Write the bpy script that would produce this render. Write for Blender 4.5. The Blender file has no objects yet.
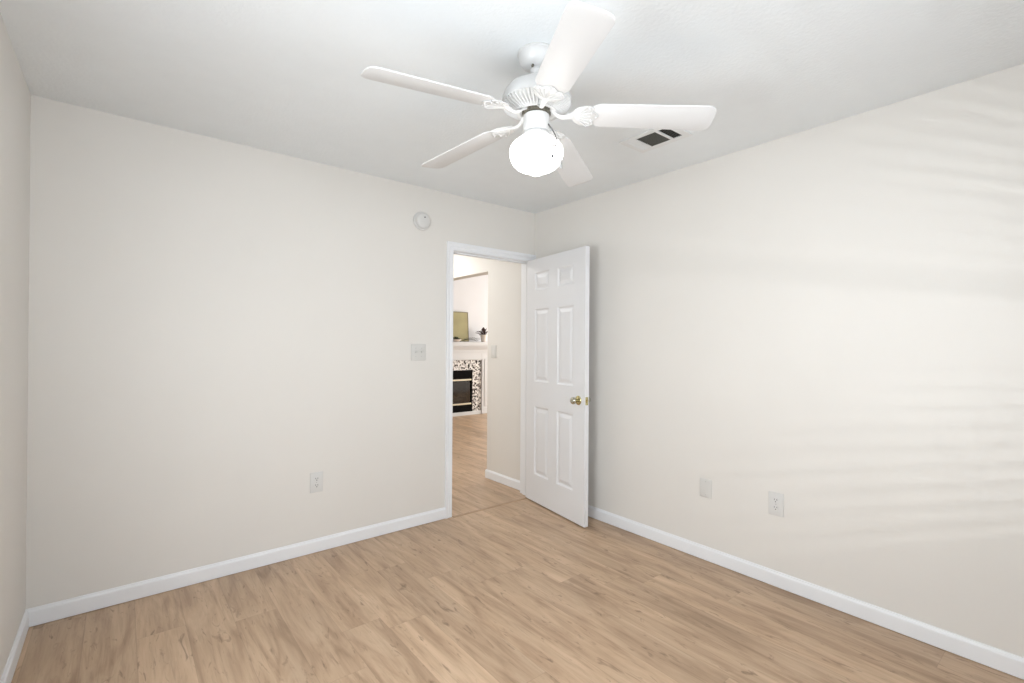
import bpy, bmesh, math, random
from mathutils import Vector, Matrix
random.seed(7)
PI = math.pi
S = bpy.context.scene
C = S.collection

# ------------------------------------------------------------------ camera
CH = 2.44                     # ceiling height
W = 3.106                     # bedroom width  (x from -W to 0)
L = 3.43                      # bedroom length (y from -L to 0)
cam = bpy.data.cameras.new('camera')
co = bpy.data.objects.new('camera', cam); C.objects.link(co)
yaw, pit, rol, F = 0.683202, 0.003945, 0.0062555, 479.7
fw = Vector((math.sin(yaw)*math.cos(pit), math.cos(yaw)*math.cos(pit), math.sin(pit)))
r0 = Vector((math.cos(yaw), -math.sin(yaw), 0)); u0 = r0.cross(fw)
r = r0*math.cos(rol) + u0*math.sin(rol); u = -r0*math.sin(rol) + u0*math.cos(rol)
co.matrix_world = Matrix(((r.x, u.x, -fw.x, -2.7749), (r.y, u.y, -fw.y, -3.1032), (r.z, u.z, -fw.z, 1.3133), (0, 0, 0, 1)))
cam.sensor_width = 36; cam.lens = F/1024*36; cam.clip_start = 0.02
S.camera = co

# ------------------------------------------------------------------ world, lights, exposure
wd = bpy.data.worlds.new('world'); S.world = wd; wd.use_nodes = True
wd.node_tree.nodes['Background'].inputs[0].default_value = (0.80, 0.88, 1.0, 1)
wd.node_tree.nodes['Background'].inputs[1].default_value = 1.0
S.view_settings.view_transform = 'Standard'
S.view_settings.look = 'None'
S.view_settings.gamma = 1
S.view_settings.use_curve_mapping = False
S.view_settings.exposure = 0.40

def area(name, loc, direction, sx, sy, power, col):
    l = bpy.data.lights.new(name, 'AREA'); l.shape = 'RECTANGLE'; l.size = sx; l.size_y = sy
    l.energy = power; l.color = col
    o = bpy.data.objects.new(name, l); C.objects.link(o); o.location = loc
    o.rotation_euler = Vector(direction).to_track_quat('-Z', 'Z').to_euler()
    return o
# daylight entering at the bedroom's two windows (both beside / behind the camera)
WL = (-2.65, -1.65, 0.62, 1.92)       # left wall window  y0 y1 z0 z1
WB = (-2.75, -0.98, 0.75, 2.12)       # rear wall window  x0 x1 z0 z1
area('daylight_left_window', (-W-0.14, (WL[0]+WL[1])/2, (WL[2]+WL[3])/2), (1, 0.1, -0.3), 0.95, 1.25, 44, (0.93, 0.973, 1.0))
area('daylight_rear_window', ((WB[0]+WB[1])/2, -L-0.14, (WB[2]+WB[3])/2), (0, 1, 0), 1.66, 1.32, 32, (0.93, 0.973, 1.0))
# point lamp added outside for reflected sun, throwing stripes through the rear blind
gl = bpy.data.lights.new('glint_lamp', 'POINT'); gl.energy = 40; gl.shadow_soft_size = 0.025; gl.color = (0.97, 0.98, 1.0)
glo = bpy.data.objects.new('glint_lamp', gl); C.objects.link(glo); glo.location = (-3.25, -L-1.07, 1.25)
# unseen fill lamp added to brighten the living room beyond the hall
area('living_fill_light', (5.55, 2.4, 1.5), (-1, 0.1, 0), 2.4, 1.9, 150, (1.0, 0.93, 0.82))
# unseen fill lamp added at the hall ceiling to brighten the hall
area('hall_fill_light', (-0.62, 1.3, CH-0.03), (0, 0, -1), 0.3, 0.3, 12, (0.98, 0.98, 0.96))

# ------------------------------------------------------------------ materials
def lin(c):
    return tuple(((v/255)/12.92 if v/255 <= 0.04045 else (((v/255)+0.055)/1.055)**2.4) for v in c) + (1,)
def mat(name, col, rough=0.5, metal=0.0, bump=None, emit=None, spec=0.5, vary=0.0, vscale=3.0, coat=0):
    m = bpy.data.materials.new(name); m.use_nodes = True
    nt = m.node_tree; b = nt.nodes['Principled BSDF']
    b.inputs['Base Color'].default_value = tuple(col)[:3]+(1,)
    b.inputs['Roughness'].default_value = rough
    b.inputs['Metallic'].default_value = metal
    b.inputs['Specular IOR Level'].default_value = spec
    if coat: b.inputs['Coat Weight'].default_value = coat
    tc = nt.nodes.new('ShaderNodeTexCoord')
    if vary:
        n = nt.nodes.new('ShaderNodeTexNoise'); n.inputs['Scale'].default_value = vscale; n.inputs['Detail'].default_value = 3
        nt.links.new(tc.outputs['Object'], n.inputs['Vector'])
        mr = nt.nodes.new('ShaderNodeMapRange'); mr.inputs[1].default_value = 0.3; mr.inputs[2].default_value = 0.7
        mr.inputs[3].default_value = 1-vary; mr.inputs[4].default_value = 1+vary
        nt.links.new(n.outputs['Fac'], mr.inputs[0])
        vm = nt.nodes.new('ShaderNodeVectorMath'); vm.operation = 'SCALE'; vm.inputs[0].default_value = tuple(col)[:3]
        nt.links.new(mr.outputs[0], vm.inputs['Scale']); nt.links.new(vm.outputs[0], b.inputs['Base Color'])
    if bump:
        sc, st, dist = bump
        n = nt.nodes.new('ShaderNodeTexNoise'); n.inputs['Scale'].default_value = sc; n.inputs['Detail'].default_value = 4
        nt.links.new(tc.outputs['Object'], n.inputs['Vector'])
        bp = nt.nodes.new('ShaderNodeBump'); bp.inputs['Strength'].default_value = st; bp.inputs['Distance'].default_value = dist
        nt.links.new(n.outputs['Fac'], bp.inputs['Height']); nt.links.new(bp.outputs[0], b.inputs['Normal'])
    if emit:
        b.inputs['Emission Color'].default_value = emit[0]+(1,); b.inputs['Emission Strength'].default_value = emit[1]
    return m

M = {}
M['wall'] = mat('wall_paint', (0.732, 0.708, 0.670), 0.55, bump=(160, 0.12, 0.002), vary=0.008)
M['ceil'] = mat('ceiling_paint', (0.82, 0.85, 0.865), 0.85, bump=(70, 0.35, 0.004), vary=0.01, vscale=8)
M['trim'] = mat('trim_paint', (0.82, 0.83, 0.85), 0.35, vary=0.01)
M['door'] = mat('door_paint', (0.75, 0.755, 0.77), 0.38, bump=(45, 0.08, 0.001), vary=0.01)
M['fan'] = mat('fan_enamel', (0.60, 0.60, 0.595), 0.32, vary=0.01)
M['blade'] = mat('fan_blade_laminate', (0.68, 0.68, 0.68), 0.45, vary=0.01)
M['darkmetal'] = mat('dark_motor_metal', (0.16, 0.15, 0.12), 0.5, 0.6, vary=0.3, vscale=80)
M['chain'] = mat('grey_chain_metal', (0.10, 0.10, 0.10), 0.5, 0.5, vary=0.1)
M['fob'] = mat('grey_fob', (0.32, 0.32, 0.32), 0.5, vary=0.05)
M['lightchain'] = mat('light_chain', (0.34, 0.34, 0.34), 0.4, 0.3, vary=0.05)
M['plate'] = mat('almond_plastic', (0.635, 0.625, 0.60), 0.4, vary=0.01)
M['plate2'] = mat('off_white_plastic', (0.67, 0.665, 0.65), 0.4, vary=0.01)
M['slot'] = mat('dark_slot', (0.03, 0.03, 0.03), 0.6, vary=0.1)
M['screw'] = mat('screw_metal', (0.5, 0.5, 0.48), 0.35, 0.8, vary=0.05)
M['brass'] = mat('brass', (0.60, 0.53, 0.28), 0.22, 1.0, vary=0.08, vscale=60)
M['nickel'] = mat('aged_brass_knob', (0.52, 0.51, 0.42), 0.18, 1.0, vary=0.08, vscale=60)
M['ventdark'] = mat('painted_vent_shade', (0.012, 0.012, 0.011), 0.8, vary=0.2)  # near-black: shade of the register opening put into the colour
M['ventwhite'] = mat('vent_enamel', (0.78, 0.79, 0.79), 0.45, vary=0.01)
M['louver'] = mat('shaded_vent_louver', (0.10, 0.10, 0.09), 0.6, vary=0.1)  # shaded copy of the vent enamel, for louvers that look dark
M['firebox'] = mat('black_firebox_metal', (0.005, 0.005, 0.005), 0.9, spec=0.1, vary=0.3, vscale=30)
M['logs'] = mat('charred_log', (0.10, 0.075, 0.055), 0.9, vary=0.5, vscale=25)
M['mantel'] = mat('mantel_paint', (0.66, 0.67, 0.69), 0.4, vary=0.01)
M['panel'] = mat('painted_mirror_reflection', (0.36, 0.32, 0.16), 0.5, vary=0.12, vscale=4)  # matte colour standing for what the mantel mirror reflects
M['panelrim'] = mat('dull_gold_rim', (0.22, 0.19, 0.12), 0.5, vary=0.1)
M['leafred'] = mat('dark_red_leaf', (0.045, 0.018, 0.018), 0.6, vary=0.4, vscale=30)
M['leafgreen'] = mat('dark_green_leaf', (0.02, 0.03, 0.012), 0.6, vary=0.4, vscale=30)
M['pot'] = mat('white_ceramic', (0.80, 0.74, 0.70), 0.3, vary=0.02)
M['livwall'] = mat('living_room_paint', (0.76, 0.765, 0.80), 0.7, vary=0.01)

def globe_mat():
    m = mat('lit_opal_glass', (0.9, 0.9, 0.88), 0.3, vary=0.005)
    b = m.node_tree.nodes['Principled BSDF']
    b.inputs['Emission Color'].default_value = (1.0, 0.98, 0.95, 1); b.inputs['Emission Strength'].default_value = 3.6
    return m
M['globe'] = globe_mat()

def glass_mat():
    m = bpy.data.materials.new('smoked_fire_glass'); m.use_nodes = True; nt = m.node_tree
    nt.nodes.remove(nt.nodes['Principled BSDF'])
    o = nt.nodes['Material Output']; mx = nt.nodes.new('ShaderNodeMixShader')
    t = nt.nodes.new('ShaderNodeBsdfTransparent'); t.inputs[0].default_value = (0.55, 0.53, 0.5, 1)
    g = nt.nodes.new('ShaderNodeBsdfGlossy'); g.inputs['Roughness'].default_value = 0.08
    mx.inputs[0].default_value = 0.06
    nt.links.new(t.outputs[0], mx.inputs[1]); nt.links.new(g.outputs[0], mx.inputs[2]); nt.links.new(mx.outputs[0], o.inputs[0])
    return m
M['glass'] = glass_mat()

def window_glass():
    m = bpy.data.materials.new('window_glass'); m.use_nodes = True; nt = m.node_tree
    nt.nodes.remove(nt.nodes['Principled BSDF'])
    o = nt.nodes['Material Output']; mx = nt.nodes.new('ShaderNodeMixShader')
    t = nt.nodes.new('ShaderNodeBsdfTransparent'); g = nt.nodes.new('ShaderNodeBsdfGlossy'); g.inputs['Roughness'].default_value = 0.02
    mx.inputs[0].default_value = 0.05
    nt.links.new(t.outputs[0], mx.inputs[1]); nt.links.new(g.outputs[0], mx.inputs[2]); nt.links.new(mx.outputs[0], o.inputs[0])
    return m
M['wglass'] = window_glass()

def mosaic_mat():
    m = bpy.data.materials.new('black_and_white_mosaic'); m.use_nodes = True; nt = m.node_tree; b = nt.nodes['Principled BSDF']
    tc = nt.nodes.new('ShaderNodeTexCoord')
    v = nt.nodes.new('ShaderNodeTexVoronoi'); v.inputs['Scale'].default_value = 40
    nt.links.new(tc.outputs['Object'], v.inputs['Vector'])
    sp = nt.nodes.new('ShaderNodeSeparateColor'); nt.links.new(v.outputs['Color'], sp.inputs[0])
    cr = nt.nodes.new('ShaderNodeValToRGB'); cr.color_ramp.interpolation = 'CONSTANT'
    e = cr.color_ramp.elements; e[0].position = 0; e[0].color = (0.018, 0.016, 0.015, 1); e[1].position = 0.18; e[1].color = (0.20, 0.17, 0.16, 1)
    x = e.new(0.34); x.color = (0.50, 0.48, 0.47, 1); x = e.new(0.62); x.color = (0.80, 0.78, 0.76, 1)
    nt.links.new(sp.outputs[0], cr.inputs[0]); nt.links.new(cr.outputs[0], b.inputs['Base Color'])
    b.inputs['Roughness'].default_value = 0.25
    return m
M['mosaic'] = mosaic_mat()

def wood_floor():
    m = bpy.data.materials.new('wood_plank_floor'); m.use_nodes = True; nt = m.node_tree; b = nt.nodes['Principled BSDF']
    N = nt.nodes.new; K = nt.links.new
    def mth(op, a, c=None, d=None):
        n = N('ShaderNodeMath'); n.operation = op
        for i, v in enumerate((a, c, d)):
            if v is None: continue
            if isinstance(v, (int, float)): n.inputs[i].default_value = v
            else: K(v, n.inputs[i])
        return n.outputs[0]
    tc = N('ShaderNodeTexCoord'); sp = N('ShaderNodeSeparateXYZ'); K(tc.outputs['Object'], sp.inputs[0])
    X, Y = sp.outputs[0], sp.outputs[1]
    pw, pl = 0.181, 1.22
    xs = mth('DIVIDE', X, pw); ix = mth('FLOOR', xs); fx = mth('FRACT', xs)
    wn = N('ShaderNodeTexWhiteNoise'); wn.noise_dimensions = '1D'; K(ix, wn.inputs['W'])
    ys = mth('ADD', mth('DIVIDE', Y, pl), mth('MULTIPLY', wn.outputs['Value'], 7.3)); iy = mth('FLOOR', ys); fy = mth('FRACT', ys)
    cb = N('ShaderNodeCombineXYZ'); K(ix, cb.inputs[0]); K(iy, cb.inputs[1])
    w2 = N('ShaderNodeTexWhiteNoise'); w2.noise_dimensions = '3D'; K(cb.outputs[0], w2.inputs['Vector'])
    rnd = w2.outputs['Value']
    # grain, shifted per plank
    def grain(sx, sy, off, detail, dist=0.0, rough=0.55):
        c2 = N('ShaderNodeCombineXYZ')
        K(mth('MULTIPLY', X, sx), c2.inputs[0]); K(mth('MULTIPLY', Y, sy), c2.inputs[1]); K(mth('MULTIPLY', rnd, off), c2.inputs[2])
        n = N('ShaderNodeTexNoise'); n.inputs['Scale'].default_value = 1; n.inputs['Detail'].default_value = detail
        n.inputs['Distortion'].default_value = dist; n.inputs['Roughness'].default_value = rough
        K(c2.outputs[0], n.inputs['Vector']); return n.outputs['Fac']
    g1 = grain(14, 1.8, 37, 5, 1.2)            # broad cathedral figure
    g2 = grain(70, 3.2, 53, 5, 0.3, 0.65)      # fine streaks
    g3 = grain(26, 6.5, 91, 4, 1.6)            # knots and dark flecks
    cr = N('ShaderNodeValToRGB'); e = cr.color_ramp.elements
    e[0].position = 0.32; e[0].color = FLOOR[0]; e[1].position = 0.68; e[1].color = FLOOR[2]
    x = e.new(0.5); x.color = FLOOR[1]
    K(mth('ADD', mth('MULTIPLY', g1, 0.76), mth('MULTIPLY', g2, 0.24)), cr.inputs[0])
    kn = N('ShaderNodeMapRange'); kn.inputs[1].default_value = 0.60; kn.inputs[2].default_value = 0.72; kn.inputs[3].default_value = 0; kn.inputs[4].default_value = 0.62
    K(g3, kn.inputs[0])
    # fine dark pores
    pr = N('ShaderNodeMapRange'); pr.inputs[1].default_value = 0.56; pr.inputs[2].default_value = 0.70; pr.inputs[3].default_value = 0; pr.inputs[4].default_value = 0.22
    K(grain(120, 6, 17, 4, 0.2), pr.inputs[0])
    m1 = N('ShaderNodeMix'); m1.data_type = 'RGBA'; K(mth('MAXIMUM', kn.outputs[0], pr.outputs[0]), m1.inputs['Factor']); K(cr.outputs[0], m1.inputs['A'])
    m1.inputs['B'].default_value = FLOOR[3]
    # per-plank tone and joints
    tone = mth('ADD', mth('ADD', mth('MULTIPLY', w2.outputs['Value'], 0.12), 0.73), mth('MULTIPLY', grain(5, 1.3, 23, 2), 0.36))
    dx = mth('MULTIPLY', mth('MINIMUM', fx, mth('SUBTRACT', 1, fx)), pw)
    dy = mth('MULTIPLY', mth('MINIMUM', fy, mth('SUBTRACT', 1, fy)), pl)
    d = mth('MINIMUM', dx, dy)
    jr = N('ShaderNodeMapRange'); jr.inputs[1].default_value = 0.0004; jr.inputs[2].default_value = 0.0018; jr.inputs[3].default_value = 0.82; jr.inputs[4].default_value = 1.0
    K(d, jr.inputs[0])
    sc = N('ShaderNodeVectorMath'); sc.operation = 'SCALE'; K(m1.outputs['Result'], sc.inputs[0]); K(mth('MULTIPLY', tone, jr.outputs[0]), sc.inputs['Scale'])
    K(sc.outputs[0], b.inputs['Base Color'])
    rr = N('ShaderNodeMapRange'); rr.inputs[3].default_value = 0.30; rr.inputs[4].default_value = 0.46; K(g2, rr.inputs[0]); K(rr.outputs[0], b.inputs['Roughness'])
    bp = N('ShaderNodeBump'); bp.inputs['Strength'].default_value = 0.15; bp.inputs['Distance'].default_value = 0.001; K(mth('MULTIPLY', g2, jr.outputs[0]), bp.inputs['Height'])
    K(bp.outputs[0], b.inputs['Normal'])
    return m
FLOOR = [(0.345, 0.222, 0.136, 1), (0.515, 0.355, 0.230, 1), (0.625, 0.450, 0.307, 1), (0.145, 0.083, 0.046, 1)]
M['floor'] = wood_floor()

# ------------------------------------------------------------------ mesh helpers
def box(bm, x0, x1, y0, y1, z0, z1, bev=0.0, seg=2):
    b2 = bmesh.new(); bmesh.ops.create_cube(b2, size=1)
    for v in b2.verts:
        v.co = Vector(((x0+x1)/2+v.co.x*(x1-x0), (y0+y1)/2+v.co.y*(y1-y0), (z0+z1)/2+v.co.z*(z1-z0)))
    if bev: bmesh.ops.bevel(b2, geom=list(b2.edges), offset=bev, segments=seg, affect='EDGES', profile=0.5)
    join(bm, b2); return bm
def join(bm, b2, mtx=None):
    if mtx is not None: bmesh.ops.transform(b2, matrix=mtx, verts=b2.verts)
    t = bpy.data.meshes.new('t'); b2.to_mesh(t); b2.free(); bm.from_mesh(t); bpy.data.meshes.remove(t)
def lathe(bm, prof, seg=64, c=(0, 0, 0), mod=None, caps=True, mtx=None):
    """prof: [(radius, z)]; mod(i_angle, j_ring, r, z) -> (r, z)"""
    b2 = bmesh.new(); rings = []
    for j, (rr, z) in enumerate(prof):
        if rr < 1e-6: rings.append([b2.verts.new((0, 0, z))]); continue
        row = []
        for i in range(seg):
            a = 2*PI*i/seg; r2, z2 = (rr, z) if mod is None else mod(i, j, rr, z)
            row.append(b2.verts.new((r2*math.cos(a), r2*math.sin(a), z2)))
        rings.append(row)
    for A, B in zip(rings, rings[1:]):
        for i in range(seg):
            k = (i+1) % seg
            if len(A) == 1 and len(B) == 1: continue
            if len(A) == 1: b2.faces.new((A[0], B[k], B[i]))
            elif len(B) == 1: b2.faces.new((A[i], A[k], B[0]))
            else: b2.faces.new((A[i], A[k], B[k], B[i]))
    if caps:
        for R in (rings[0], rings[-1]):
            if len(R) > 1: b2.faces.new(R)
    bmesh.ops.recalc_face_normals(b2, faces=b2.faces)
    if mtx is None: mtx = Matrix.Translation(c)
    join(bm, b2, mtx); return bm
def prism(bm, pts, z0, z1, bev=0, mtx=None):
    """closed xy outline extruded from z0 to z1"""
    b2 = bmesh.new(); A = [b2.verts.new((x, y, z0)) for x, y in pts]; B = [b2.verts.new((x, y, z1)) for x, y in pts]
    n = len(pts); b2.faces.new(A[::-1]); b2.faces.new(B)
    for i in range(n): b2.faces.new((A[i], A[(i+1) % n], B[(i+1) % n], B[i]))
    bmesh.ops.recalc_face_normals(b2, faces=b2.faces)
    if bev:
        ed = [e for e in b2.edges if abs(e.verts[0].co.z-e.verts[1].co.z) < 1e-7]
        bmesh.ops.bevel(b2, geom=ed, offset=bev, segments=2, affect='EDGES', profile=0.5)
    join(bm, b2, mtx); return bm
def tube(bm, pts, rad, seg=10):
    pts = [Vector(p) for p in pts]; b2 = bmesh.new(); rings = []
    for i, p in enumerate(pts):
        t = (pts[min(i+1, len(pts)-1)]-pts[max(i-1, 0)]).normalized()
        a = t.orthogonal().normalized() if abs(t.z) > 0.99 else t.cross(Vector((0, 0, 1))).normalized(); b = t.cross(a)
        rr = rad[i] if isinstance(rad, (list, tuple)) else rad
        rings.append([b2.verts.new(p+(a*math.cos(2*PI*k/seg)+b*math.sin(2*PI*k/seg))*rr) for k in range(seg)])
    for A, B in zip(rings, rings[1:]):
        for k in range(seg): b2.faces.new((A[k], A[(k+1) % seg], B[(k+1) % seg], B[k]))
    b2.faces.new(rings[0][::-1]); b2.faces.new(rings[-1])
    bmesh.ops.recalc_face_normals(b2, faces=b2.faces); join(bm, b2); return bm
def profile_run(bm, prof, p0, p1, out):
    """sweep an (out, up) profile along p0->p1"""
    b2 = bmesh.new(); p0, p1, out = Vector(p0), Vector(p1), Vector(out)
    A = [b2.verts.new(p0+out*a+Vector((0, 0, z))) for a, z in prof]; B = [b2.verts.new(p1+out*a+Vector((0, 0, z))) for a, z in prof]
    n = len(prof)
    for i in range(n): b2.faces.new((A[i], A[(i+1) % n], B[(i+1) % n], B[i]))
    b2.faces.new(A); b2.faces.new(B[::-1]); bmesh.ops.recalc_face_normals(b2, faces=b2.faces); join(bm, b2); return bm
def obj(name, bm, m, parent=None, smooth=False, loc=None):
    me = bpy.data.meshes.new(name); bm.to_mesh(me); bm.free()
    for x in (m if isinstance(m, (list, tuple)) else [m]): me.materials.append(x)
    if smooth:
        for p in me.polygons: p.use_smooth = True
        try: me.set_sharp_from_angle(angle=math.radians(38))
        except Exception: pass
    o = bpy.data.objects.new(name, me); C.objects.link(o)
    if parent is not None: o.parent = parent
    if loc is not None: o.location = loc
    return o
def tag(o, label, cat, group=None, kind=None):
    o['label'] = label; o['category'] = cat
    if group: o['group'] = group
    if kind: o['kind'] = kind
    return o
def empty(name, loc, rz=0):
    o = bpy.data.objects.new(name, None); C.objects.link(o); o.location = loc; o.rotation_euler = (0, 0, rz); o.empty_display_size = 0.1; return o
def struct(name, bm, m, label=None, parent=None, smooth=False):
    o = obj(name, bm, m, parent, smooth)
    if parent is None:
        o['kind'] = 'structure'
        if label: o['label'] = label; o['category'] = name.split('_')[0]
    return o
nb = bmesh.new

# ------------------------------------------------------------------ the setting
T = 0.12                                  # wall thickness
DX0, DX1, DH = -0.826, -0.048, 2.015      # clear door opening
HO = 0.682                                # hall wall ends here, opening to the living room starts
LX, LY, LH = 5.4, 4.36, 3.05              # living room extents
HX = -1.15                                # hall left wall

struct('floor', box(nb(), -W-T, LX+T, -L-T, LY+T, -0.06, 0), M['floor'], 'light brown wood plank floor running through the bedroom and hall')
bm = nb(); box(bm, -W-T, 0.0, -L-T, 0.0, CH, CH+0.06)
struct('ceiling', bm, M['ceil'], 'pale grey-white textured bedroom ceiling')
bm = nb(); box(bm, HX-T, T, T, LY+T, CH, CH+0.06)
struct('ceiling_hall', bm, M['ceil'], 'hall ceiling beyond the doorway')
bm = nb(); box(bm, T, LX+T, HO-T, LY+T, LH, LH+0.06)
struct('ceiling_living_room', bm, M['ceil'], 'higher ceiling of the room with the fireplace')

bm = nb()
box(bm, -W-T, DX0-0.02, 0, T, 0, CH+0.06); box(bm, DX1+0.02, 0, 0, T, 0, CH+0.06); box(bm, DX0-0.02, DX1+0.02, 0, T, DH+0.02, CH+0.06)
struct('wall_back', bm, M['wall'], 'off-white wall with the doorway, switch and smoke detector')
struct('wall_right', box(nb(), 0, T, -L-T, T, 0, CH+0.06), M['wall'], 'long off-white right wall of the bedroom')
bm = nb()
box(bm, 0, T, T, HO, 0, LH); box(bm, 0, T, HO, LY, DH, LH)
struct('wall_hall', bm, M['wall'], 'hall wall with a wide opening towards the fireplace')
struct('wall_hall_left', box(nb(), HX-T, HX, T, LY+T, 0, CH), M['wall'], 'left wall of the hall')

def wall_hole(axis, at0, at1, a0, a1, h, z1):
    """wall slab with one rectangular window hole h=(u0,u1,z0,z1); axis 'x': slab is normal to x"""
    bm = nb()
    def bb(u0, u1, zz0, zz1):
        if axis == 'x': box(bm, at0, at1, u0, u1, zz0, zz1)
        else: box(bm, u0, u1, at0, at1, zz0, zz1)
    bb(a0, h[0], 0, z1); bb(h[1], a1, 0, z1); bb(h[0], h[1], 0, h[2]); bb(h[0], h[1], h[3], z1)
    return bm
struct('wall_left', wall_hole('x', -W-T, -W, -L-T, 0, WL, CH+0.06), M['wall'], 'off-white left wall of the bedroom')
struct('wall_rear', wall_hole('y', -L-T, -L, -W, 0, WB, CH+0.06), M['wall'], 'wall behind the viewer')
struct('wall_living_back', box(nb(), HX-T, LX+T, LY, LY+T, 0, LH), M['livwall'], 'bright white wall above the fireplace')
struct('wall_living_right', wall_hole('x', LX, LX+T, HO-T, LY, (1.15, 3.65, 0.5, 2.5), LH), M['livwall'], 'far side wall of the living room')
struct('wall_living_front', box(nb(), T, LX+T, HO-T, HO, 0, LH), M['livwall'], 'near wall of the living room')

def window(name, axis, at, h, sgn):
    bm = nb(); fwid = 0.045
    def bb(u0, u1, z0, z1, t0=0.03, t1=0.09, b=bm):
        lo, hi = sorted((at+sgn*t0, at+sgn*t1))
        if axis == 'x': box(b, lo, hi, u0, u1, z0, z1)
        else: box(b, u0, u1, lo, hi, z0, z1)
    u0, u1, z0, z1 = h; zm = (z0+z1)/2
    bb(u0, u0+fwid, z0, z1); bb(u1-fwid, u1, z0, z1); bb(u0+fwid, u1-fwid, z0, z0+fwid); bb(u0+fwid, u1-fwid, z1-fwid, z1); bb(u0+fwid, u1-fwid, zm-0.02, zm+0.02)
    o = struct(name, bm, M['trim'], 'white sash window')
    g = nb(); bb(u0+fwid, u1-fwid, z0+fwid, zm-0.02, 0.055, 0.059, g); bb(u0+fwid, u1-fwid, zm+0.02, z1-fwid, 0.055, 0.059, g)
    struct('window_glass', g, M['wglass'], parent=o)
    return o
window('window_1', 'x', -W, WL, -1)
w2 = window('window_2', 'y', -L, WB, -1)
bm = nb()
for i in range(26):
    b2 = bmesh.new(); bmesh.ops.create_cube(b2, size=1)
    join(bm, b2, Matrix.Translation(((WB[0]+WB[1])/2, -L-0.002, WB[2]+0.03+i*0.05)) @ Matrix.Rotation(math.radians(7), 4, 'X') @ Matrix.Diagonal((WB[1]-WB[0]-0.01, 0.048, 0.003, 1)))
box(bm, WB[0]+0.004, WB[1]-0.004, -L-0.026, -L+0.022, WB[3]-0.045, WB[3]-0.002)
obj('window_blind', bm, M['trim'], w2)
window('window_added', 'x', LX, (1.15, 3.65, 0.5, 2.5), 1)  # window added out of sight to go with the living room fill lamp

# baseboards
BP = [(0, 0.003), (0.013, 0.003), (0.013, 0.066), (0.0115, 0.072), (0.0075, 0.0755), (0.006, 0.079), (0.005, 0.083), (0, 0.084)]
def base(name, p0, p1, out, label):
    o = struct(name, profile_run(nb(), BP, p0, p1, out), M['trim'], label)
base('baseboard_back', (-W+0.006, 0, 0), (DX0-0.062, 0, 0), (0, -1, 0), 'white baseboard along the wall left of the doorway')
base('baseboard_left', (-W, -L, 0), (-W, 0, 0), (1, 0, 0), 'white baseboard along the left wall')
base('baseboard_right', (0, -L+0.001, 0), (0, 0, 0), (-1, 0, 0), 'white baseboard along the right wall')
base('baseboard_rear', (-W+0.014, -L, 0), (-0.014, -L, 0), (0, 1, 0), 'white baseboard behind the viewer')
base('baseboard_hall', (0, T+0.017, 0), (0, HO+0.012, 0), (-1, 0, 0), 'short white baseboard on the hall wall beyond the doorway')
base('baseboard_living', (2.62, LY, 0), (LX, LY, 0), (0, -1, 0), 'white baseboard beside the fireplace')

# door frame: jambs + stops + casing
bm = nb()
box(bm, DX0-0.02, DX0, -0.001, T+0.001, 0, DH+0.02); box(bm, DX1, DX1+0.02, -0.001, T+0.001, 0, DH+0.02); box(bm, DX0, DX1, -0.001, T+0.001, DH, DH+0.02)
box(bm, DX0, DX0+0.011, 0.040, 0.075, 0, DH); box(bm, DX1-0.011, DX1, 0.040, 0.075, 0, DH); box(bm, DX0+0.011, DX1-0.011, 0.040, 0.075, DH-0.011, DH)
tr = struct('trim_1', bm, M['trim'], 'white door frame with moulded casing around the doorway')
def casing(side):
    bm = nb(); ys = -1 if side < 0 else 1; y0 = 0 if side < 0 else T
    cw = 0.057; G = 0.005
    # profile across width: (distance from inner edge, projection)
    pr = [(0, 0.009), (0.004, 0.011), (0.020, 0.011), (0.024, 0.0085), (0.029, 0.0085), (0.035, 0.014), (0.050, 0.0165), (0.057, 0.015)]
    xi0, xi1, zt = DX0-G, DX1+G, DH+G
    if side > 0: cw = 0.042; pr = [(d*0.042/0.057, h) for d, h in pr]
    path = [((xi0, 0), (-1, 0)), ((xi0, zt), (-1, 1)), ((xi1, zt), (1, 1)), ((xi1, 0), (1, 0))]
    b2 = bmesh.new(); rows = []
    for (px, pz), (ox, oz) in path:
        row = [b2.verts.new((px+ox*d, y0, pz+oz*d)) for d in (0,)]
        row += [b2.verts.new((min(px+ox*d, -0.0006 if side < 0 else 9), y0+ys*h, pz+oz*d)) for d, h in pr]
        row += [b2.verts.new((min(px+ox*cw, -0.0006 if side < 0 else 9), y0, pz+oz*cw))]
        rows.append(row)
    n = len(rows[0])
    for A, B in zip(rows, rows[1:]):
        for i in range(n-1): b2.faces.new((A[i], A[i+1], B[i+1], B[i]))
    for R in (rows[0], rows[-1]): b2.faces.new(R)
    bmesh.ops.recalc_face_normals(b2, faces=b2.faces); join(bm, b2); return bm
obj('casing', casing(-1), M['trim'], tr); obj('casing', casing(1), M['trim'], tr)
bm = nb(); profile_run(bm, [(0, 0), (0.030, 0), (0.024, 0.004), (0.006, 0.004)], (DX0, -0.034, 0.0), (DX1, -0.034, 0.0), (0, 1, 0))
struct('trim_2', bm, mat('threshold_wood', (0.40, 0.27, 0.17), 0.4, vary=0.1, vscale=20), 'thin wood transition strip across the doorway floor')

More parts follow.
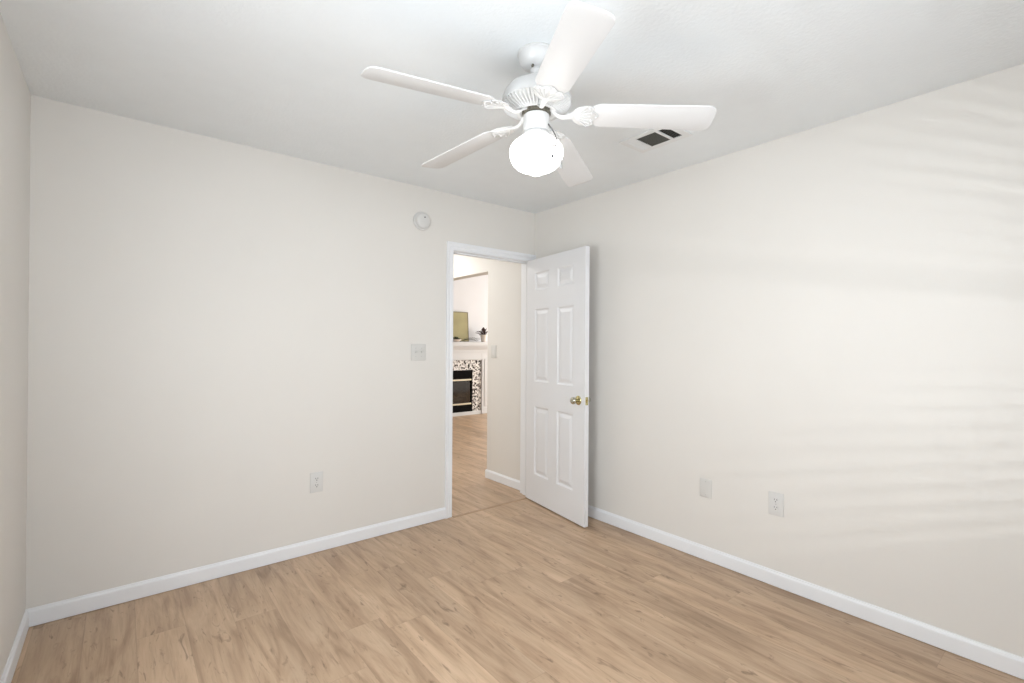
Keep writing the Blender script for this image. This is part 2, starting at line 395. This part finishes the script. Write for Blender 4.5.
# ------------------------------------------------------------------ the door (open about ninety degrees)
# local frame: x along the width from the hinge, y = thickness (0 = face towards the camera side), z up
DWID, DHT, DTH = 0.780, 1.998, 0.036
def door_leaf():
    bm = nb()
    # each face = grid with recessed/raised panels; build from a cell grid
    cols = [(0.130, 0.330), (0.445, 0.645)]; rows = [(0.225, 0.785), (0.990, 1.585), (1.740, 1.885)]
    xs = sorted({0, DWID, *[c for p in cols for c in p]}); zs = sorted({0, DHT, *[c for p in rows for c in p]})
    for face in (0, 1):
        y = 0 if face == 0 else DTH; s = 1 if face == 0 else -1   # s: direction into the leaf
        b2 = bmesh.new()
        for i in range(len(xs)-1):
            for j in range(len(zs)-1):
                x0, x1, z0, z1 = xs[i], xs[i+1], zs[j], zs[j+1]
                if any(abs(x0-c[0]) < 1e-6 for c in cols) and any(abs(z0-r_[0]) < 1e-6 for r_ in rows):
                    steps = [(0, 0), (0.004, 0.004), (0.012, 0.0085), (0.020, 0.0085), (0.042, 0.002), (0.047, 0.0012)]
                    prev = None
                    for d, h in steps:
                        q = [b2.verts.new(v) for v in ((x0+d, y+s*h, z0+d), (x1-d, y+s*h, z0+d), (x1-d, y+s*h, z1-d), (x0+d, y+s*h, z1-d))]
                        if prev:
                            for k in range(4): b2.faces.new((prev[k], prev[(k+1) % 4], q[(k+1) % 4], q[k]))
                        prev = q
                    b2.faces.new(prev)
                else:
                    b2.faces.new([b2.verts.new(v) for v in ((x0, y, z0), (x1, y, z0), (x1, y, z1), (x0, y, z1))])
        join(bm, b2)
    b2 = bmesh.new()
    for a, b in (((0, 0), (DWID, 0)), ((DWID, 0), (DWID, DHT)), ((DWID, DHT), (0, DHT)), ((0, DHT), (0, 0))):
        b2.faces.new([b2.verts.new(v) for v in ((a[0], 0, a[1]), (b[0], 0, b[1]), (b[0], DTH, b[1]), (a[0], DTH, a[1]))])
    join(bm, b2)
    bmesh.ops.remove_doubles(bm, verts=bm.verts, dist=1e-5); bmesh.ops.recalc_face_normals(bm, faces=bm.faces)
    return bm
HA = Vector((-0.108, -0.020, 0.012)); HB = Vector((-0.224, -0.79, 0.012))
door = obj('door_1', door_leaf(), M['door']); door['kind'] = 'structure'; door['label'] = 'white six-panel interior door standing open into the bedroom'; door['category'] = 'door'
dang = math.atan2((HB-HA).y, (HB-HA).x)
door.location = HA; door.rotation_euler = (0, 0, dang)
# local +y is then to the right-hand wall side (verify: rotate (0,1) by dang ~ -95deg -> (+0.99,-0.09))
def knob(side):
    """lathe along the door normal; side -1 = camera side (local -y)"""
    bm = nb()
    rot = Matrix.Translation((0.708, 0 if side < 0 else DTH, 0.893)) @ Matrix.Rotation((PI/2 if side < 0 else -PI/2), 4, 'X')
    prof = [(0.0, 0.064), (0.010, 0.0635), (0.019, 0.061), (0.0245, 0.055), (0.0265, 0.047), (0.0245, 0.039), (0.018, 0.032), (0.012, 0.028), (0.0105, 0.022), (0.0105, 0.008)]
    lathe(bm, prof, 32, mtx=rot)
    o = obj('door_knob', bm, M['nickel'], door, True)
    b3 = nb(); lathe(b3, [(0.0335, 0.0), (0.0335, 0.003), (0.030, 0.007), (0.022, 0.009), (0.0125, 0.012), (0.0125, 0.014)], 32, mtx=rot)
    obj('knob_rose', b3, M['brass'], o, True)
knob(-1); knob(1)
bm = nb(); box(bm, DWID-0.001, DWID+0.0015, 0.006, 0.030, 0.865, 0.922, 0.0005); box(bm, DWID, DWID+0.010, 0.011, 0.024, 0.883, 0.903, 0.002)
obj('latch_plate', bm, M['brass'], door)
for hz in (0.20, 1.0, 1.79):
    bm = nb(); lathe(bm, [(0.0055, 0), (0.0055, 0.088)], 12, (-0.004, DTH+0.004, hz)); box(bm, -0.0015, 0.0, 0.004, DTH, hz, hz+0.088)
    obj('hinge', bm, M['brass'], door, True)

# ------------------------------------------------------------------ ceiling fan
FX, FY = -1.530, -1.716
fan = empty('ceiling_fan', (FX, FY, CH))
tag(fan, 'white five-blade ceiling fan with lit schoolhouse globe hanging from the ceiling', 'ceiling fan')
Z = lambda z: z-CH
bm = nb(); lathe(bm, [(0.0, Z(2.4395)), (0.075, Z(2.4395)), (0.0755, Z(2.435)), (0.0715, Z(2.431)), (0.071, Z(2.423)), (0.068, Z(2.410)), (0.060, Z(2.396)), (0.048, Z(2.386)), (0.036, Z(2.381)), (0.024, Z(2.380))], 64)
can = obj('canopy', bm, M['fan'], fan, True)
bm = nb(); lathe(bm, [(0.0, Z(2.385)), (0.022, Z(2.382)), (0.026, Z(2.372)), (0.022, Z(2.360)), (0.015, Z(2.354)), (0.0135, Z(2.35)), (0.0135, Z(2.30))], 32)
obj('downrod', bm, M['fan'], fan, True)
for a in (-2.75, -1.6, -0.5, 0.9):     # dark set screws round the canopy neck
    bm = nb(); p = Vector((math.cos(a)*0.034, math.sin(a)*0.034, Z(2.3815)))
    tube(bm, [p, p+Vector((math.cos(a)*0.005, math.sin(a)*0.005, -0.009))], 0.0048, 8)
    obj('screw', bm, M['darkmetal'], can, True)
# motor housing: dome, side band, fluted conical underside
NF = 48; SEG = NF*4
def flute(i, j, rr, z):
    if 8 <= j <= 11 and (i % 4) in (0, 1): return rr, z+0.011
    return rr, z
prof = [(0.0, Z(2.328)), (0.045, Z(2.327)), (0.085, Z(2.318)), (0.112, Z(2.302)), (0.126, Z(2.284)), (0.131, Z(2.268)), (0.1345, Z(2.262)), (0.1345, Z(2.240)),
        (0.1285, Z(2.231)), (0.118, Z(2.2255)), (0.098, Z(2.2165)), (0.082, Z(2.210)), (0.078, Z(2.2075)), (0.066, Z(2.2075)), (0.058, Z(2.216)), (0.0, Z(2.218))]
bm = nb(); lathe(bm, prof, SEG, mod=flute)
obj('motor_housing', bm, M['fan'], fan, True)
bm = nb(); lathe(bm, [(0.0, Z(2.217)), (0.056, Z(2.217)), (0.056, Z(2.202)), (0.040, Z(2.197)), (0.0, Z(2.197))], 48, mod=lambda i, j, rr, z: (rr*(1 if i % 2 else 0.94), z))
obj('motor_core', bm, M['darkmetal'], fan)
bm = nb(); lathe(bm, [(0.030, Z(2.2005)), (0.046, Z(2.200)), (0.0505, Z(2.196)), (0.0505, Z(2.136)), (0.0455, Z(2.131)), (0.040, Z(2.129))], 64)
obj('switch_housing', bm, M['fan'], fan, True)
bm = nb(); lathe(bm, [(0.030, Z(2.131)), (0.047, Z(2.131)), (0.052, Z(2.128)), (0.056, Z(2.121)), (0.058, Z(2.112)), (0.0575, Z(2.108)), (0.054, Z(2.107)), (0.03, Z(2.107))], 96,
                 mod=lambda i, j, rr, z: (rr+(0.0016 if (3 <= j <= 5 and i % 4 < 2) else 0), z))
fit = obj('light_fitter', bm, M['fan'], fan, True)
for k in range(3):
    a = -2.1+k*2*PI/3; bm = nb()
    tube(bm, [(math.cos(a)*0.055, math.sin(a)*0.055, Z(2.116)), (math.cos(a)*0.066, math.sin(a)*0.066, Z(2.116))], 0.0035, 10)
    obj('thumb_screw', bm, M['fan'], fit, True)
gp = [(0.046, 2.116), (0.050, 2.1135), (0.062, 2.108), (0.078, 2.098), (0.092, 2.086), (0.101, 2.073), (0.1045, 2.058), (0.1035, 2.042), (0.099, 2.026), (0.091, 2.010),
      (0.080, 1.999), (0.067, 1.991), (0.052, 1.985), (0.038, 1.981), (0.028, 1.976), (0.021, 1.970), (0.012, 1.967), (0.0, 1.9665)]
bm = nb(); lathe(bm, [(a, Z(b)) for a, b in gp], 64)
obj('globe_shade', bm, M['globe'], fan, True)['label'] = 'glowing white schoolhouse glass globe'
# pull chains
def chain(pts, end, fob, label, rad=0.0022):
    bm = nb()
    P = [Vector(p) for p in pts]
    for A, B in zip(P, P[1:]):
        n = max(2, int((B-A).length/0.0045))
        for i in range(n):
            b2 = bmesh.new(); bmesh.ops.create_icosphere(b2, subdivisions=1, radius=rad*1.25); join(bm, b2, Matrix.Translation(A.lerp(B, i/n)))
        tube(bm, [A, B], rad, 6)
    o = obj('pull_chain', bm, M['chain'] if label else M['lightchain'], fan, True)
    if label: o['label'] = label
    bm = nb(); lathe(bm, fob, 16, end); obj('chain_fob', bm, M['chain'] if label else M['fob'], o, True)
# screen-right and towards-camera directions seen from the fan
RT = Vector((math.cos(yaw), -math.sin(yaw), 0)); NR = Vector((-math.sin(yaw), -math.cos(yaw), 0))
def fp(rt, nr, z): v = RT*rt+NR*nr; return (v.x, v.y, Z(z))
chain([fp(0.044, 0.026, 2.155), fp(0.056, 0.052, 2.125), fp(0.066, 0.072, 2.095), fp(0.072, 0.084, 2.068), fp(0.070, 0.090, 2.046), fp(0.056, 0.099, 2.044), fp(0.055, 0.100, 2.008)], fp(0.055, 0.100, 1.999), [(0.0, 0.010), (0.003, 0.009), (0.0055, 0.005), (0.004, 0), (0, -0.001)], 'thin grey pull chain in front of the globe')
chain([fp(0.050, 0.006, 2.152), fp(0.072, 0.030, 2.128), fp(0.086, 0.055, 2.085), fp(0.0895, 0.062, 2.03), fp(0.0895, 0.062, 2.002)], fp(0.0895, 0.062, 1.970), [(0.0, 0.034), (0.003, 0.033), (0.0052, 0.020), (0.0055, 0.006), (0.003, 0.001), (0, 0)], None, 0.0012)

BR, WR, WT, RR = 0.662, 0.123, 0.137, 0.195
def blade_mesh():
    pts = []
    def wid(x): return (WR+(WT-WR)*(x-0.22)/(BR-0.22))/2
    n = 10
    side = []
    for i in range(n+1): x = 0.25+(BR-0.035-0.25)*i/n; side.append((x, wid(x)))
    # tip: slightly concave chamfered corners (ogee)
    tip = []
    for i in range(1, 9):
        t = i/8*PI/2; tip.append((BR-0.035+0.035*math.sin(t), wid(BR)-0.028*(1-math.cos(t))))
    tip.append((BR+0.002, 0.018)); 
    root = []
    for i in range(9):
        t = i/8*PI/2; root.append((RR+0.055*(1-math.cos(t)), wid(0.25)*math.sin(t)))
    top = root+side[1:]+tip
    pts = top+[(x, -y) for x, y in top[::-1] if y > 1e-5]
    bm = nb(); prism(bm, pts, 0.0, 0.0055, bev=0.0012); return bm
def bracket_mesh():
    bm = nb()
    # ornamental plate under the blade root, scalloped outer edge
    half = [(0.118, 0.0105), (0.132, 0.013), (0.142, 0.026), (0.152, 0.040), (0.168, 0.050), (0.186, 0.0555), (0.203, 0.056), (0.214, 0.051), (0.2205, 0.042), (0.218, 0.034),
            (0.2165, 0.028), (0.224, 0.022), (0.233, 0.013), (0.238, 0.004)]
    pts = half+[(x, -y) for x, y in half[::-1]]
    prism(bm, pts, -0.0045, 0.0, bev=0.0012)
    # raised scroll ribs on the plate
    for k in range(-3, 4):
        a = k*0.30
        p = [Vector((0.140+q*0.070*math.cos(a*0.7), q*0.070*math.sin(a)*1.05, -0.0050)) for q in (0.05, 0.35, 0.7, 1.0)]
        tube(bm, p, [0.0022, 0.0034, 0.0036, 0.0018], 8)
    for s in (-1, 1):
        tube(bm, [(0.196, s*0.030, -0.005), (0.206, s*0.038, -0.0055), (0.206, s*0.046, -0.0055), (0.196, s*0.047, -0.005)], 0.003, 8)
        b2 = bmesh.new(); bmesh.ops.create_icosphere(b2, subdivisions=2, radius=0.0055); join(bm, b2, Matrix.Translation((0.212, s*0.022, -0.0045)))
    b2 = bmesh.new(); bmesh.ops.create_icosphere(b2, subdivisions=2, radius=0.0055); join(bm, b2, Matrix.Translation((0.228, 0, -0.0045)))
    # neck from the flywheel
    b2 = bmesh.new(); rows = []
    for x, w, z, t in ((0.040, 0.017, 0.012, 0.006), (0.062, 0.016, 0.010, 0.006), (0.080, 0.0105, -0.002, 0.008), (0.100, 0.0095, -0.008, 0.009), (0.120, 0.012, -0.0065, 0.007), (0.150, 0.018, -0.0030, 0.004)):
        rows.append([b2.verts.new((x, -w, z)), b2.verts.new((x, w, z)), b2.verts.new((x, w*0.55, z-t)), b2.verts.new((x, -w*0.55, z-t))])
    for A, B in zip(rows, rows[1:]):
        for k in range(4): b2.faces.new((A[k], A[(k+1) % 4], B[(k+1) % 4], B[k]))
    b2.faces.new(rows[0]); b2.faces.new(rows[-1]); bmesh.ops.recalc_face_normals(b2, faces=b2.faces)
    bmesh.ops.bevel(b2, geom=list(b2.edges), offset=0.0012, segments=2, affect='EDGES'); join(bm, b2)
    return bm
bl0 = obj('fan_blade', blade_mesh(), M['blade'], fan, True)
br0 = obj('blade_bracket', bracket_mesh(), M['fan'], bl0, True)
ths = [(0, .029, .019, -.012), (4, -.003, -.002, .022), (3, .011, -.031, .001), (2, -.001, -.002, -.011), (1, -.037, .007, -.001)]
for n, (k, dt, ds, da) in enumerate(ths):
    if n == 0: b_, q_ = bl0, br0
    else:
        b_ = bl0.copy(); C.objects.link(b_); b_.parent = fan; q_ = br0.copy(); C.objects.link(q_); q_.parent = b_
    th = 2.982+k*2*PI/5+dt; sag = -0.073+ds; al = -0.204+da
    b_.matrix_local = Matrix.Translation((0, 0, Z(2.205))) @ Matrix.Rotation(th, 4, 'Z') @ Matrix.Rotation(-math.atan(sag), 4, 'Y') @ Matrix.Rotation(al, 4, 'X')

# ------------------------------------------------------------------ ceiling air register
vx0, vx1, vy0, vy1 = -0.632, -0.412, -1.722, -1.402
vent = empty('air_vent', ((vx0+vx1)/2, (vy0+vy1)/2, CH))
tag(vent, 'white louvred ceiling air register above the right-hand blade tip', 'air vent')
cx, cy = (vx0+vx1)/2, (vy0+vy1)/2
ix0, ix1 = -0.598-cx, -0.450-cx
cells = [(-1.684-cy, -1.630-cy), (-1.614-cy, -1.494-cy), (-1.482-cy, -1.434-cy)]
bm = nb()
zt, zb = -0.0002, -0.007
box(bm, vx0-cx, ix0, vy0-cy, vy1-cy, zb, zt, 0.002); box(bm, ix1, vx1-cx, vy0-cy, vy1-cy, zb, zt, 0.002)
box(bm, ix0-0.003, ix1+0.003, vy0-cy, cells[0][0], zb, zt, 0.002); box(bm, ix0-0.003, ix1+0.003, cells[2][1], vy1-cy, zb, zt, 0.002)
box(bm, ix0-0.003, ix1+0.003, cells[0][1], cells[1][0], zb, zt, 0.001); box(bm, ix0-0.003, ix1+0.003, cells[1][1], cells[2][0], zb, zt, 0.001)
obj('frame', bm, M['ventwhite'], vent)
obj('duct_shade_sheet', box(nb(), ix0-0.002, ix1+0.002, cells[0][0]-0.002, cells[2][1]+0.002, -0.0012, -0.0004), M['ventdark'], vent)  # flat dark sheet painted as the shade behind the louvers
def slat(bm, c, length, axis, tilt, wid=0.008):
    b2 = bmesh.new(); bmesh.ops.create_cube(b2, size=1)
    s = (length, wid, 0.0008) if axis == 'x' else (wid, length, 0.0008)
    mt = Matrix.Translation(c) @ Matrix.Rotation(tilt, 4, 'X' if axis == 'x' else 'Y') @ Matrix.Diagonal((*s, 1))
    join(bm, b2, mt)
bm = nb(); n = 12
for i in range(n): slat(bm, (ix0+(ix1-ix0)*(i+0.5)/n, (cells[1][0]+cells[1][1])/2, -0.0048), cells[1][1]-cells[1][0], 'y', math.radians(28), 0.005)
obj('louver_panel', bm, M['louver'], vent)
bm = nb()
for i in range(5): slat(bm, ((ix0+ix1)/2, cells[0][0]+(cells[0][1]-cells[0][0])*(i+0.5)/5, -0.0048), ix1-ix0, 'x', math.radians(28), 0.005)
obj('louver_panel', bm, M['louver'], vent)
bm = nb()
for i in range(5): slat(bm, ((ix0+ix1)/2, cells[2][0]+(cells[2][1]-cells[2][0])*(i+0.5)/5, -0.0048), ix1-ix0, 'x', math.radians(-40), 0.006)
obj('louver_panel', bm, M['ventwhite'], vent)

# ------------------------------------------------------------------ smoke detector
sd = empty('smoke_detector', (-1.100, 0, 2.192)); tag(sd, 'round white smoke detector high on the wall left of the doorway', 'smoke detector')
RX = Matrix.Rotation(PI/2, 4, 'X')          # lathe axis z -> -y (out of the back wall)
bm = nb(); lathe(bm, [(0.0, 0.0005), (0.067, 0.0005), (0.067, 0.008), (0.064, 0.012), (0.057, 0.013)], 64, mtx=RX); obj('base_ring', bm, M['plate2'], sd, True)
bm = nb(); lathe(bm, [(0.057, 0.012), (0.0565, 0.022), (0.0545, 0.030), (0.049, 0.036), (0.036, 0.040), (0.018, 0.0415), (0.0, 0.042)], 64, mtx=RX); obj('cover', bm, M['plate2'], sd, True)
bm = nb(); lathe(bm, [(0.0, 0.0385), (0.0055, 0.0385), (0.005, 0.0425), (0.0, 0.043)], 16, mtx=Matrix.Translation((0.006, 0, 0.022)) @ RX); obj('sensor_light', bm, M['slot'], sd, True)

# ------------------------------------------------------------------ wall plates.  local: x across, -y out of wall, z up, origin on the wall
def plate(bm, w, h, t=0.006): box(bm, -w/2, w/2, -t, -0.0003, -h/2, h/2, 0.0025, 3); return bm
def screw(parent, x, z, y=-0.006):
    bm = nb(); lathe(bm, [(0.0032, 0.0), (0.0032, 0.0008), (0.002, 0.0013), (0, 0.0014)], 12, mtx=Matrix.Translation((x, y, z)) @ RX); obj('screw', bm, M['screw'], parent, True)
def outlet(loc, rz, label, m):
    e = empty('power_outlet', loc, rz); tag(e, label, 'power outlet')
    obj('cover_plate', plate(nb(), 0.078, 0.125), m, e, True)
    for zc in (0.0205, -0.0205):
        bm = nb(); pts = []
        for i in range(24):
            a = 2*PI*i/24; pts.append((0.0165*math.cos(a), max(-0.0135, min(0.0135, 0.0175*math.sin(a)))))
        prism(bm, pts, 0, 0.0028, 0.0005, Matrix.Translation((0, -0.0055, zc)) @ RX)
        so = obj('socket', bm, m, e)
        bm = nb()
        for sx in (-0.0064, 0.0064): box(bm, sx-0.0014, sx+0.0014, -0.0088, -0.0075, zc+0.0005, zc+0.0085)
        lathe(bm, [(0.0, 0.0), (0.003, 0.0), (0.003, 0.0010), (0, 0.0011)], 14, mtx=Matrix.Translation((0, -0.0078, zc-0.0065)) @ RX)
        obj('slot', bm, M['slot'], so)
    screw(e, 0, 0)
    return e
outlet((-1.822, 0, 0.437), 0, 'white duplex outlet low on the back wall left of the doorway', M['plate2'])
outlet((0, -1.985, 0.447), -PI/2, 'white duplex outlet low on the right wall, right of the blank plate', M['plate2'])
e = empty('blank_wall_plate', (0, -1.580, 0.437), -PI/2); tag(e, 'plain blank cover plate low on the right wall', 'wall plate')
obj('cover_plate', plate(nb(), 0.078, 0.112, 0.005), M['plate'], e, True); screw(e, 0, 0.040, -0.005); screw(e, 0, -0.040, -0.005)

def toggle(e, x, m):
    bm = nb(); box(bm, x-0.0055, x+0.0055, -0.0068, -0.0055, -0.0125, 0.0125, 0.0004)
    t = obj('toggle', bm, m, e)
    b2 = nb(); tube(b2, [(x, -0.004, 0.0), (x, -0.018, 0.008)], [0.0045, 0.0036], 8); obj('lever', b2, m, t, True)
def rocker(e, x, m):
    bm = nb(); box(bm, x-0.0165, x+0.0165, -0.0075, -0.0055, -0.033, 0.033, 0.0008)
    obj('rocker', bm, m, e)
e = empty('light_switch', (-1.118, 0, 1.245), 0); tag(e, 'double light switch plate on the wall left of the doorway', 'light switch')
obj('cover_plate', plate(nb(), 0.118, 0.118), M['plate'], e, True); toggle(e, -0.023, M['plate']); toggle(e, 0.023, M['plate'])
for x in (-0.023, 0.023):
    for z in (0.030, -0.030): screw(e, x, z)
e = empty('light_switch', (0, 0.580, 1.235), -PI/2); tag(e, 'single light switch plate on the hall wall seen through the doorway', 'light switch')
obj('cover_plate', plate(nb(), 0.078, 0.122), M['plate'], e, True); rocker(e, 0, M['plate2'])

# ------------------------------------------------------------------ living room: fireplace
fx = 1.752; fpl = empty('fireplace', (fx, LY, 0)); tag(fpl, 'white fireplace with mosaic tile surround and black firebox in the room beyond', 'fireplace')
yf = 4.20-LY                       # front face, local y (negative = towards the room)
xr_box, xr_tile, xr_pil = 0.482, 0.680, 0.868
zb0, zb1, zt1 = 0.085, 0.822, 1.002
for s in (-1, 1):
    bm = nb()
    lo, hi = sorted((s*xr_tile, s*xr_pil)); box(bm, lo, hi, yf-0.02, -0.001, 0.0, 1.13, 0.004)
    lo, hi = sorted((s*(xr_tile+0.004), s*(xr_tile+0.028))); box(bm, lo, hi, yf-0.026, yf-0.018, 0.0, 1.03, 0.005)
    lo, hi = sorted((s*(xr_tile+0.060), s*(xr_pil-0.030))); box(bm, lo, hi, yf-0.030, yf-0.018, 0.14, 1.02, 0.004)
    lo, hi = sorted((s*(xr_tile-0.002), s*(xr_pil+0.008))); box(bm, lo, hi, yf-0.034, yf-0.0, 0.0, 0.11, 0.005)
    obj('surround_leg', bm, M['mantel'], fpl)
bm = nb(); box(bm, -xr_tile, xr_tile, yf-0.018, -0.001, zt1, 1.245, 0.003); box(bm, -xr_tile+0.02, xr_tile-0.02, yf-0.026, yf-0.016, zt1+0.012, zt1+0.03, 0.003)
obj('frieze', bm, M['mantel'], fpl)
bm = nb()
profile_run(bm, [(0.0, 1.13), (-yf+0.022, 1.13), (-yf+0.030, 1.19), (-yf+0.045, 1.215), (-yf+0.060, 1.245), (-yf+0.062, 1.262), (0.0, 1.262)], (-xr_pil-0.01, 0, 0), (xr_pil+0.01, 0, 0), (0, -1, 0))
box(bm, -xr_pil-0.07, xr_pil+0.07, yf-0.09, -0.001, 1.262, 1.335, 0.006)
obj('mantel_shelf', bm, M['mantel'], fpl)
bm = nb()
for s in (-1, 1):
    lo, hi = sorted((s*xr_box, s*xr_tile)); box(bm, lo, hi, yf, -0.001, 0.03, zt1)
box(bm, -xr_box, xr_box, yf, -0.001, zb1, zt1); box(bm, -xr_box, xr_box, yf, -0.001, 0.03, zb0-0.02)
obj('tile_surround', bm, M['mosaic'], fpl)
bm = nb(); box(bm, -xr_tile, xr_tile, yf-0.016, -0.001, 0.0, 0.065, 0.003)
obj('hearth_strip', bm, M['mantel'], fpl)
bm = nb()      # firebox as an open box: top/bottom louvre panels, sides, back
box(bm, -xr_box, xr_box, yf-0.006, yf+0.03, 0.655, zb1); box(bm, -xr_box, xr_box, yf-0.006, yf+0.03, zb0-0.02, 0.19)
for s in (-1, 1):
    lo, hi = sorted((s*(xr_box-0.03), s*xr_box)); box(bm, lo, hi, yf-0.006, yf+0.155, 0.19, 0.655)
box(bm, -xr_box, xr_box, yf+0.145, yf+0.155, 0.19, 0.655)
for k in range(4): box(bm, -xr_box+0.03, xr_box-0.03, yf-0.012, yf-0.006, 0.685+k*0.033, 0.695+k*0.033)
for k in range(3): box(bm, -xr_box+0.03, xr_box-0.03, yf-0.012, yf-0.006, 0.090+k*0.030, 0.100+k*0.030)
fb = obj('firebox', bm, M['firebox'], fpl)
for z0 in (0.632, 0.196):
    bm = nb(); box(bm, -xr_box+0.022, xr_box-0.03, yf-0.018, yf-0.006, z0, z0+0.028, 0.003)
    obj('trim_bar', bm, mat('champagne_metal', (0.70, 0.64, 0.50), 0.35, 0.6, vary=0.05), fpl)
obj('glass_pane', box(nb(), -xr_box+0.03, xr_box-0.03, yf+0.012, yf+0.016, 0.19, 0.655), M['glass'], fpl)
for (x0, z0, x1, z1, rr) in ((-0.30, 0.25, 0.32, 0.27, 0.036), (-0.18, 0.31, 0.36, 0.36, 0.030), (-0.30, 0.36, 0.15, 0.30, 0.028), (0.10, 0.30, 0.33, 0.44, 0.022)):
    bm = nb(); P = [Vector((x0+(x1-x0)*t, yf+0.085+0.02*math.sin(6*t+x0*9), z0+(z1-z0)*t+0.008*math.sin(9*t))) for t in [i/8 for i in range(9)]]
    tube(bm, P, [rr*(0.85+0.3*random.random()) for _ in P], 10); obj('log', bm, M['logs'], fb, True)

# on the mantel (shelf top z = 1.335)
zs_ = 1.335
mirror_root = empty('leaning_mirror', (1.935, 4.285, zs_+0.006)); mirror_root.rotation_euler = (math.radians(-4), 0, 0); tag(mirror_root, 'mirror in a thin rim leaning on the mantel, its olive-gold reflection painted on', 'mirror')
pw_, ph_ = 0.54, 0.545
obj('panel', box(nb(), -pw_/2+0.012, pw_/2-0.012, -0.006, 0.006, 0.012, ph_-0.012), M['panel'], mirror_root)
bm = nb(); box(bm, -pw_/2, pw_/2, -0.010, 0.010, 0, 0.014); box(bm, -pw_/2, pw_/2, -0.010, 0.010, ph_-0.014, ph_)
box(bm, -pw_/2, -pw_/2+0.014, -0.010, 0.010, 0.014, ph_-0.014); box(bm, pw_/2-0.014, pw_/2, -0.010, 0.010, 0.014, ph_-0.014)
obj('rim', bm, M['panelrim'], mirror_root)

def leaf(bm, base_, d, length, wid, droop=0.3):
    d = Vector(d).normalized(); side = d.cross(Vector((0, 0, 1)))
    side = side.normalized() if side.length > 0.05 else Vector((1, 0, 0)); nrm = side.cross(d).normalized()
    b2 = bmesh.new(); L_, R_, Cn = [], [], []
    for i in range(6):
        t = i/5; w = wid*math.sin(PI*min(1, t*0.9+0.08))**0.8*(1 if t < 1 else 0.1)
        c = Vector(base_)+d*length*t+Vector((0, 0, -droop*length*t*t))
        L_.append(b2.verts.new(c-side*w+nrm*w*0.25)); R_.append(b2.verts.new(c+side*w+nrm*w*0.25)); Cn.append(b2.verts.new(c))
    for i in range(5):
        b2.faces.new((L_[i], Cn[i], Cn[i+1], L_[i+1])); b2.faces.new((Cn[i], R_[i], R_[i+1], Cn[i+1]))
    g = bmesh.ops.extrude_face_region(b2, geom=list(b2.faces)); bmesh.ops.translate(b2, vec=nrm*0.0015, verts=[v for v in g['geom'] if isinstance(v, bmesh.types.BMVert)])
    join(bm, b2)
pt = empty('potted_plant', (2.485, 4.20, zs_)); tag(pt, 'dark red-brown leafy plant in a white pot at the mantel end', 'potted plant')
bm = nb(); lathe(bm, [(0.0, 0.0), (0.040, 0.0), (0.045, 0.01), (0.060, 0.10), (0.066, 0.125), (0.066, 0.135), (0.060, 0.135), (0.056, 0.118), (0.0, 0.115)], 32); obj('pot', bm, M['pot'], pt, True)
bm = nb(); random.seed(3)
for i in range(34):
    a = random.uniform(0, 2*PI); el = random.uniform(0.3, 1.4); dd = (math.cos(a)*math.cos(el)-0.22, math.sin(a)*math.cos(el)*0.6, math.sin(el))
    b0 = Vector((random.uniform(-.03, .03), random.uniform(-.03, .03), 0.115)); e0 = b0+Vector(dd)*random.uniform(0.03, 0.11)
    tube(bm, [b0, e0], 0.0018, 5); leaf(bm, e0, dd, random.uniform(0.06, 0.10), random.uniform(0.016, 0.026))
obj('foliage', bm, M['leafred'], pt)
# low trailing greenery and pale dish at the left end
pl2 = empty('trailing_plant', (1.86, 4.165, zs_)); tag(pl2, 'small dark green plant in a pale dish below the mirror', 'plant')
bm = nb(); lathe(bm, [(0.0, 0.0), (0.045, 0.0), (0.085, 0.030), (0.092, 0.045), (0.086, 0.045), (0.070, 0.032), (0.0, 0.030)], 32); obj('dish', bm, M['pot'], pl2, True)
bm = nb(); random.seed(5)
for i in range(30):
    a = random.uniform(0, 2*PI); el = random.uniform(0.1, 1.1); dd = (math.cos(a)*math.cos(el)*1.1, math.sin(a)*math.cos(el)*0.5, math.sin(el))
    b0 = Vector((random.uniform(-.06, .06), random.uniform(-.03, .03), 0.035)); leaf(bm, b0+Vector(dd)*0.02, dd, random.uniform(0.05, 0.085), random.uniform(0.012, 0.018), 0.5)
    tube(bm, [b0, b0+Vector(dd)*0.025], 0.0018, 5)
obj('foliage', bm, M['leafgreen'], pl2)
br = empty('dried_branch', (2.10, 4.15, zs_)); tag(br, 'thin dark dried branch lying on the mantel below the mirror', 'branch')
bm = nb(); random.seed(11)
P = [Vector((-0.16+0.36*t, 0.012*math.sin(7*t), 0.006+0.035*math.sin(PI*t)+0.01*t)) for t in [i/10 for i in range(11)]]
tube(bm, P, [0.005-0.0025*i/10 for i in range(11)], 8)
for i in range(1, 11):
    for s in (-1, 1):
        q = P[i]+Vector((0.05, s*0.03, 0.02+0.02*random.random())); tube(bm, [P[i], (P[i]+q)/2+Vector((0, 0, .004)), q], [0.002, 0.0016, 0.001], 5)
        leaf(bm, q, (0.6, s*0.4, 0.3), 0.035, 0.007)
obj('stem', bm, M['leafgreen'], br)
